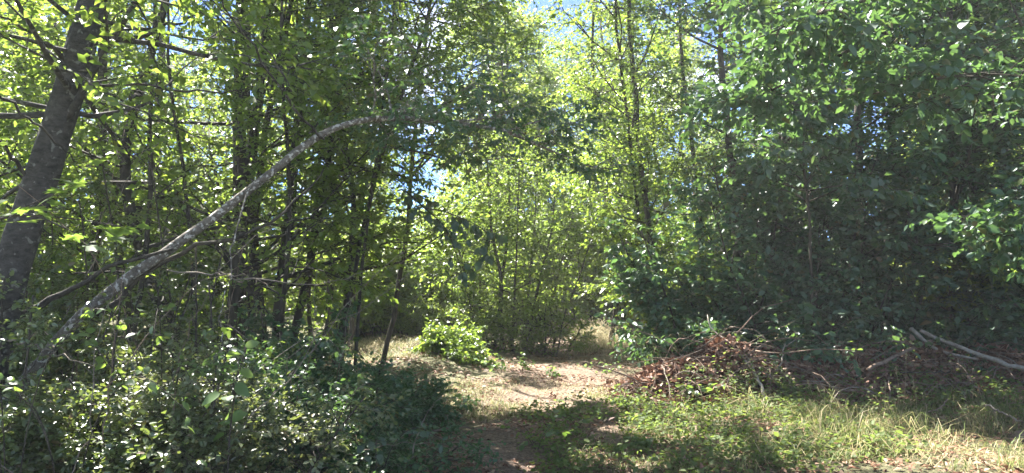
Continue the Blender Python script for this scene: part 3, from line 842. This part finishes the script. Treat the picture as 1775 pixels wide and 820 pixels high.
def brush_pile():
    bx = np.array([2.6, 8.9, 0.0])
    root = tag(link('brush_pile', None, loc=bx), 'long heap of brown leaves and cut branches beside the path', 'brush pile')
    xs, ys = np.linspace(1.2, 7.0, 80), np.linspace(7.9, 10.2, 34)
    X, Y = np.meshgrid(xs, ys, indexing='ij')
    Hh = heap_h(X, Y)
    Z = gh(X, Y) + Hh * (1 + 0.05 * R.normal(size=X.shape)) - 0.03 + 0.0 * X
    n = len(ys)
    i = (np.arange(len(xs) - 1)[:, None] * n + np.arange(n - 1)[None]).ravel()
    q = np.stack([i, i + n, i + n + 1, i + 1], -1)
    link('leaf_mould', mesh_np('leaf_mould', np.stack([X, Y, Z], -1).reshape(-1, 3) - bx, [q], M['mould'], True), root)
    # dead leaves all over the heap
    m = 24000
    x = 1.25 + 5.6 * R.random(m)
    y = 8.9 + 0.7 * R.normal(size=m)
    k = R.random(m) < 0.35 + 1.4 * heap_h(x, y)
    x, y = x[k], y[k]
    m = len(x)
    P = np.stack([x, y, gh(x, y) + heap_h(x, y) + 0.03 * R.random(m)], -1)
    D = R.normal(size=(m, 3)) * np.array([1, 1, 0.5])
    Nn = UP + 1.1 * R.normal(size=(m, 3))
    L = 0.05 + 0.07 * R.random(m)
    tag(link('dead_leaves', leaves_mesh('dead_leaves', P, D, Nn, L, L * 0.6, 'oval', M['litter'], bx), root), kind='stuff')
    for k in range(260):
        x0, y0 = 1.4 + 4.8 * R.random() ** 1.2, 8.8 + 0.35 * R.normal()
        L = 0.35 + 1.0 * R.random() ** 2
        a = R.normal() * 0.7 + (math.pi if R.random() < 0.5 else 0)
        p = np.array([x0, y0, float(gh(x0, y0) + heap_h(x0, y0)) + 0.03 + 0.06 * R.random()])
        d = np.array([math.cos(a), math.sin(a) - 0.3, 0.25 + 0.35 * R.normal()])
        cane = k % 3 == 0
        if cane:
            d = np.array([math.cos(a), math.sin(a) * 0.6 - 0.3, 0.9])
            L = L + 0.1
        pts = wander(p, d, L, 7, 0.16, -0.30 if cane else -0.08)
        pts[:, 2] = np.maximum(pts[:, 2], gh(pts[:, 0], pts[:, 1]) + 0.7 * heap_h(pts[:, 0], pts[:, 1]) + 0.01)
        r = 0.0035 + 0.008 * R.random() ** 2
        g = Geo()
        g.tube(pts, np.linspace(r, r * 0.4, 7), 5, 0.05)
        link('stick', g.build('stick', M['bark_pale' if R.random() < 0.25 else 'stick'], bx, True), root)


brush_pile()


def fallen(label, ctrl, r0, r1, bark, twigs=()):
    b = np.asarray(ctrl[0], float)
    root = tag(link('fallen_branch', None, loc=b), label, 'branch', 'fallen branches')
    pts = spline(ctrl, 18)
    pts[1:-1] += R.normal(size=(16, 3)) * 0.006
    g = Geo()
    g.tube(pts, np.linspace(r0, r1, 18), 9, 0.07)
    link('shaft', g.build('shaft', M[bark], b, True), root)
    for c in twigs:
        g = Geo()
        g.tube(spline(c, 8), np.linspace(r1, r1 * 0.4, 8), 5, 0.05)
        link('side_twig', g.build('side_twig', M[bark], b, True), root)


fallen('long pale fallen branch sloping out of view at the picture edge', [W(1592, 572, 9.0), W(1660, 602, 8.7), W(1765, 636, 8.3), W(1830, 650, 8.0)], 0.020, 0.028, 'wood_pale', [[W(1575, 568, 9.0), W(1620, 605, 8.8), W(1690, 622, 8.6)]])
fallen('crooked grey fallen branch lying over the brush pile', [W(1500, 640, 8.5), W(1545, 618, 8.6), W(1585, 600, 8.8), W(1612, 590, 8.9)], 0.022, 0.016, 'stick', [[W(1585, 600, 8.8), W(1540, 590, 8.8), W(1470, 605, 8.8)]])
fallen('stick leaning down the front of the brush pile', [W(1328, 726, 7.9), W(1322, 690, 8.1), W(1308, 650, 8.4), W(1290, 615, 8.7)], 0.022, 0.013, 'wood_pale', [[W(1308, 650, 8.4), W(1270, 600, 8.8), W(1232, 570, 9.0), W(1225, 545, 9.1)]])
fallen('forked pale stick in the middle of the brush pile', [W(1340, 646, 8.6), W(1352, 625, 8.6), W(1358, 595, 8.7)], 0.012, 0.006, 'wood_pale', [[W(1352, 625, 8.6), W(1310, 630, 8.6)], [W(1358, 600, 8.7), W(1385, 582, 8.7)]])
fallen('dark thin branch lying level across the slope', [W(1555, 645, 8.4), W(1620, 644, 8.3), W(1690, 648, 8.2)], 0.010, 0.006, 'bark_dark', [[W(1655, 620, 8.4), W(1660, 646, 8.3)]])
fallen('short curved twig standing in the grass', [W(1600, 712, 7.3), W(1620, 706, 7.3), W(1636, 690, 7.3)], 0.008, 0.007, 'stick')
fallen('pale straw-like stick poking from the grass at the edge', [W(1700, 700, 6.9), W(1740, 718, 6.7), W(1775, 734, 6.5)], 0.010, 0.008, 'bark_pale')
fallen('thin twig lying across the shaded path', [W(720, 752, 7.2), W(780, 738, 7.5), W(840, 742, 7.4), W(905, 745, 7.4)], 0.010, 0.004, 'stick', [[W(780, 738, 7.5), W(776, 715, 7.5)]])


def stone(px, py, s, lab, mat):
    d = CAMZ * FPX / (py - HORIZ)
    x = (px - CX) / FPX * d
    g = Geo()
    nu, nv = 12, 7
    rings = []
    off = R.random(3) * 6
    for j in range(nv + 1):
        ph = math.pi * j / nv
        for i in range(nu):
            t = 2 * math.pi * i / nu
            v = np.array([math.sin(ph) * math.cos(t), math.sin(ph) * math.sin(t), math.cos(ph)])
            v = v * (1 + 0.12 * math.sin(3 * v[0] + off[0]) + 0.1 * math.sin(4 * v[1] + off[1]) + 0.06 * math.sin(7 * v[2] + off[2]))
            rings.append(v * s * np.array([1.15, 0.9, 0.8]))
    q = [[j * nu + i, (j + 1) * nu + i, (j + 1) * nu + (i + 1) % nu, j * nu + (i + 1) % nu] for j in range(nv) for i in range(nu)]
    g.add(np.array(rings), np.array(q))
    tag(link('stone', g.build('stone', M[mat], (0, 0, 0), True), None, (x, d, float(gh(x, d)) + s * 0.55)), lab, 'stone', 'stones in the grass')


stone(1442, 748, 0.055, 'small round grey stone in the grass below the brush pile', 'bark_grey')
stone(1762, 776, 0.08, 'brown stone in the grass at the picture edge', 'stick')


# ------------------------------------------------------------------ grass, litter, ground cover
def blades(P, H, wd, lean=0.5):
    n = len(P)
    a = R.random(n) * 6.28
    side = np.stack([np.cos(a), np.sin(a), 0 * a], -1)
    fw = np.stack([-np.sin(a), np.cos(a), 0 * a], -1)
    ln = (lean * (0.3 + R.random(n)))[:, None]
    m = P + fw * H[:, None] * ln * 0.3 + UP * H[:, None] * 0.6
    t = P + fw * H[:, None] * ln * 1.0 + UP * H[:, None] * (1.0 - 0.35 * ln)
    w = side * wd
    v = np.stack([P - w, P + w, m + w * 0.8, m - w * 0.8, t], 1).reshape(-1, 3)
    o = np.arange(n)[:, None] * 5
    return v, o + np.array([0, 1, 2, 3]), o + np.array([3, 2, 4])


def clumps(areas):
    out = []
    for (x0, x1, y0, y1, nc, per, spread, h) in areas:
        cx, cy = x0 + (x1 - x0) * R.random(nc), y0 + (y1 - y0) * R.random(nc)
        nz = np.sin(2.3 * cx + 1.1 * cy) + np.sin(3.7 * cy - 1.9 * cx + 2) + 0.6 * np.sin(7 * cx + 5 * cy)
        kp = nz > -0.3 - 0.6 * R.random(nc)
        cx, cy = cx[kp], cy[kp]
        nc = len(cx)
        hh = h * (0.4 + 1.0 * R.random(nc) ** 1.5)
        x = (cx[:, None] + spread * R.normal(size=(nc, per))).ravel()
        y = (cy[:, None] + spread * R.normal(size=(nc, per))).ravel()
        out.append(np.stack([x, y, gh(x, y), np.repeat(hh, per) * (0.5 + 0.7 * R.random(nc * per))], -1))
    a = np.concatenate(out)
    return a[:, :3], a[:, 3]


P, H = clumps([(1.4, 6.5, 5.2, 8.3, 270, 20, 0.06, 0.16), (2.4, 6.5, 6.0, 8.3, 130, 26, 0.07, 0.28), (0.4, 1.6, 5.5, 7.4, 60, 30, 0.10, 0.09), (-1.0, 0.2, 8.2, 11.0, 90, 40, 0.10, 0.10),
               (-3.6, -1.2, 12, 18, 160, 50, 0.15, 0.14), (1.4, 2.4, 14.5, 19, 60, 50, 0.14, 0.2), (0.8, 2.0, 8.0, 9.5, 40, 40, 0.08, 0.08)])
v, q, t = blades(P, H, 0.0034, 1.7)
tag(link('grass', mesh_np('grass', v, [q, t], M['grass'])), kind='stuff')
P, H = clumps([(1.8, 6.5, 5.4, 8.3, 120, 14, 0.12, 0.2), (1.5, 2.4, 15, 18.5, 30, 60, 0.15, 0.5), (-3.0, -1.5, 13, 17, 40, 40, 0.2, 0.25), (-0.9, 1.5, 8.3, 10.4, 260, 18, 0.15, 0.05)])  # last area adds pale straw to brighten the sun patch on the path
P2, H2 = clumps([(1.5, 6.5, 5.3, 8.3, 420, 16, 0.16, 0.06)])
P, H = np.concatenate([P, P2]), np.concatenate([H, H2])
v, q, t = blades(P, H, 0.0026, 2.6)
tag(link('dry_grass', mesh_np('dry_grass', v, [q, t], M['straw'])), kind='stuff')

m = 60000
x, y = -3.5 + 10 * R.random(m), 4.6 + 15 * R.random(m) ** 1.6
nz = np.sin(3.1 * x + 1.7 * y) + np.sin(4.3 * y - 2.1 * x + 1) + 0.7 * np.sin(11 * x + 7 * y)
kp = R.random(m) < 0.45 + 0.4 * nz + 0.3 * sstep(0.5, 1.1, np.abs(x + 0.5 - 0.12 * y))
x, y = x[kp], y[kp]
m = len(x)
P = np.stack([x, y, gh(x, y) + 0.012 + 0.02 * R.random(m)], -1)
D = R.normal(size=(m, 3)) * np.array([1, 1, 0.22])
L = 0.025 + 0.065 * R.random(m) ** 2
tag(link('leaf_litter', leaves_mesh('leaf_litter', P, D, UP + 0.35 * R.normal(size=(m, 3)), L, L * 0.5, 'rhomb', M['litter'], (0, 0, 0))), kind='stuff')
g = Geo()
tx, ty = -1.4 + 7.5 * R.random(700), 5.0 + 7 * R.random(700) ** 1.4
ta = R.random(700) * 6.28
tl = 0.05 + 0.18 * R.random(700) ** 2
TA = np.stack([tx, ty, gh(tx, ty) + 0.02], -1)
tx, ty = tx + tl * np.cos(ta), ty + tl * np.sin(ta)
g.spikes(TA, np.stack([tx, ty, gh(tx, ty) + 0.025 + 0.03 * R.random(700)], -1), 0.0035)
tag(link('twig_litter', g.build('twig_litter', M['bark_pale'])), kind='stuff')
c = 560
cx, cy = np.concatenate([0.2 + 3.1 * R.random(c // 2), 1.2 + 5 * R.random(c // 2)]), np.concatenate([5.6 + 3.0 * R.random(c // 2), 7.4 + 1.2 * R.random(c // 2)])
per = 26
x, y = (cx[:, None] + 0.09 * R.normal(size=(c, per))).ravel(), (cy[:, None] + 0.09 * R.normal(size=(c, per))).ravel()
P = np.stack([x, y, gh(x, y) + heap_h(x, y) + 0.02 + np.repeat(0.05 + 0.16 * R.random(c) ** 2, per) * R.random(c * per)], -1)
L = 0.025 + 0.04 * R.random(c * per) ** 1.5
D = R.normal(size=(c * per, 3)) * np.array([1, 1, 0.4])
tag(link('ground_cover', leaves_mesh('ground_cover', P, D, UP + 0.4 * R.normal(size=(c * per, 3)), L, L * 0.75, 'oval', M['cover'], (0, 0, 0))), kind='stuff')


def seed_grass(px, py, d, h, lab):
    x = (px - CX) / FPX * d
    b = np.array([x, d, float(gh(x, d))])
    root = tag(link('seeding_grass', None, loc=b), lab, 'grass', 'tall seeding grasses')
    top = b + np.array([R.normal() * 0.05 + 0.02, 0, h])
    g = Geo()
    g.tube(spline([b, (b + top) / 2 + R.normal(size=3) * 0.02, top], 8), np.linspace(0.0022, 0.0012, 8), 4)
    link('stalk', g.build('stalk', M['straw'], b), root)
    n = 26
    tt = R.random(n)
    P = top + np.array([0, 0, 1.0]) * (tt * 0.085 - 0.07)[:, None] + R.normal(size=(n, 3)) * 0.003
    link('seed_head', leaves_mesh('seed_head', P, np.array([0, 0, 1.0]) + 0.5 * R.normal(size=(n, 3)), R.normal(size=(n, 3)), 0.02, 0.007, 'oval', M['straw'], b), root)


seed_grass(1552, 740, 7.3, 0.72, 'tallest seeding grass stalk in front of the brush pile')
seed_grass(1540, 740, 7.3, 0.58, 'seeding grass stalk beside the tallest one')
seed_grass(1582, 735, 7.4, 0.40, 'short seeding grass stalk with a pale head')
seed_grass(1520, 720, 7.5, 0.42, 'short seeding grass stalk nearest the leaning stick')
seed_grass(1408, 735, 7.6, 0.36, 'lone bent grass stalk above the round stone')

WD = [(1370, 700, 'low weed with broad leaves below the leaning stick'), (1300, 690, 'low weed climbing the front of the brush pile'), (1490, 690, 'low weed left of the seeding grasses'),
      (1600, 700, 'low weed just past the seeding grasses'), (1210, 715, 'low weed at the path corner of the brush pile'), (1690, 720, 'low weed under the long pale fallen branch'),
      (1000, 740, 'broad-leaved weed on the shaded path near the sun patch'), (930, 770, 'broad-leaved weed in the middle of the shaded path'), (1425, 655, 'weed growing on top of the brush pile'), (1560, 660, 'weed growing on the crooked fallen branch')]
for px, py, lab in WD:
    d = min(CAMZ * FPX / (py - HORIZ), 8.9)
    x = (px - CX) / FPX * d
    z = float(gh(x, d) + heap_h(x, d))
    h = 0.16 + 0.1 * R.random()
    b = np.array([x, d, z - 0.02])
    brs = []
    for q in range(4):
        a = q * 1.6 + R.random()
        brs.append(([b, b + np.array([0.5 * h * math.cos(a), 0.5 * h * math.sin(a), h * 0.7]), b + np.array([1.4 * h * math.cos(a), 1.2 * h * math.sin(a), h * 0.9])], 0.003, 0.0015))
    spray('weed', lab, 'weed', brs, LM['ovate'], twigs=3, twl=0.10, lpt=3, ls=0.062, droop=0.15, group='weeds by the path and the brush pile', wscale=1.15)

# ------------------------------------------------------------------ background wood
PROTO = []
for k in range(4):
    mt = ('green', 'lime', 'green', 'dark')[k]
    PROTO.append(plant('background_tree', 'leafy tree in the wood behind', 'tree', [([np.array([0, 200 + 10 * k, -0.1]), np.array([0.2, 200 + 10 * k, 5]), np.array([0, 200 + 10 * k, 11])], 0.12, 0.03)],
                       limbs=40, t0=0.06, l0=2.6, l1=0.9, sub=8, tw=6, twl=0.5, lpt=8, ls=0.11, mat=mt, gaps=False, limb_parts=0))
BGP = []


def blocks_patch(x, y):
    for (gx, gy, rx, ry) in GAPS[:6]:
        h = np.linspace(0.5, 11, 12)
        lx, ly = gx + TO_SUN[0] / TO_SUN[2] * h, gy + TO_SUN[1] / TO_SUN[2] * h
        if (np.hypot(lx - x, ly - y) < 2.4 - 0.14 * h + rx * 0.6).any():
            return True
    return False


PB = [plant('background_bush', 'leafy bush of the understorey', 'bush', [([np.array([0.3 * i, 300, -0.1]), np.array([0.4 * i, 300, 1.2]), np.array([0.6 * i, 300, 2.4 - 0.2 * abs(i)])], 0.02, 0.008) for i in range(-3, 4)],
            limbs=13, t0=0.04, l0=1.0, l1=0.5, sub=6, tw=5, twl=0.3, lpt=9, ls=0.09, mat=mt, gaps=False, limb_parts=0, stem_name='stem') for mt in ('green', 'lime')]


def where(px):
    if px < 620:
        return 'behind the dark trunks of the bank under the arched stem'
    if px < 780:
        return 'beyond the sunny clearing'
    if px < 1060:
        return 'beyond the stem clump and the path'
    return 'behind the shaded bank above the brush pile'


for i in range(95):
    ok = False
    bush = i >= 60
    for _ in range(80):
        d = (12.5 + 16 * R.random()) if bush else 14 + 28 * R.random() ** 0.8
        a = (R.random() - 0.5) * (1.3 if bush else 1.7)
        x, y = d * math.sin(a), d * math.cos(a)
        px = CX + FPX * x / y
        if (600 if bush else 640) < px < 780 and d < (15 if bush else 24) or (930 if bush else 975) < px < (1110 if bush else 1060) and d < (18.5 if bush else 24) or 770 <= px <= 975 and d < 20:
            continue
        if not bush and (abs(px - 750) < FPX * 1.6 / d + 8 or abs(px - 960) < FPX * 0.8 / d + 5 or (px > 1250 and R.random() < 0.5)):
            continue
        if not bush and blocks_patch(x, y):
            continue
        if all((x - b[0]) ** 2 + (y - b[1]) ** 2 > (2.2 if bush else 5) for b in BGP):
            ok = True
            break
    if not ok:
        continue
    BGP.append((x, y))
    k = int(R.integers(0, 4))
    if abs(px - 880) < 250:
        k = int(R.integers(0, 2))
    if bush:
        copy_tree(PB[k % 2], (x, y, -0.05), R.random() * 6.28, 0.7 + 0.6 * R.random(), 'leafy understorey bush ' + where(px), 'understorey bushes ' + where(px))
    else:
        copy_tree(PROTO[k], (x, y, -0.1), R.random() * 6.28, 0.8 + 0.4 * R.random(), 'leafy background tree ' + where(px), 'background trees ' + where(px))
for px, d, s_, k in ((815, 29, 1.15, 1), (935, 34, 1.1, 0), (985, 37, 1.2, 0), (880, 36, 1.2, 0), (940, 40, 1.1, 0), (905, 27, 0.42, 0), (950, 30, 0.5, 1), (990, 27, 0.42, 0), (1025, 24, 0.45, 1), (935, 23, 0.36, 0), (745, 33, 0.24, 0), (775, 30, 0.24, 1)):
    x = (px - CX) / FPX * d
    copy_tree(PROTO[k], (x, d, -0.1), R.random() * 6.28, s_, 'leafy background tree ' + where(px) if px != 815 else 'tall light green tree whose crown closes the sky above the stem clump', 'background trees ' + where(px))
PROTO += PB
for p in PROTO:
    for c in list(p.children):
        bpy.data.objects.remove(c)
    bpy.data.objects.remove(p)


# ------------------------------------------------------------------ thin volume added to imitate lens veil and lift the shadows
def veil_volume():
    lo, hi = np.array([-60, -12, -1.2]), np.array([60, 62, 17.0])
    c = np.array([[x, y, z] for x in (lo[0], hi[0]) for y in (lo[1], hi[1]) for z in (lo[2], hi[2])])
    q = np.array([[0, 1, 3, 2], [4, 6, 7, 5], [0, 4, 5, 1], [2, 3, 7, 6], [0, 2, 6, 4], [1, 5, 7, 3]])
    m, n, l, p, out = new_mat('veil_air')
    n.remove(p)
    v = n.new('ShaderNodeVolumePrincipled')
    v.inputs['Color'].default_value = (0.95, 0.97, 0.95, 1)
    v.inputs['Density'].default_value = 0.0018
    v.inputs['Anisotropy'].default_value = 0.3
    l.new(v.outputs[0], out.inputs['Volume'])
    return tag(link('veil_volume', mesh_np('veil_volume', c, [q], m)), kind='stuff')


veil_volume()
print('LEAVES', NLEAF, 'TRIS', sum(len(m.loops) - 2 * len(m.polygons) for m in bpy.data.meshes), 'OBJ', len(bpy.data.objects))
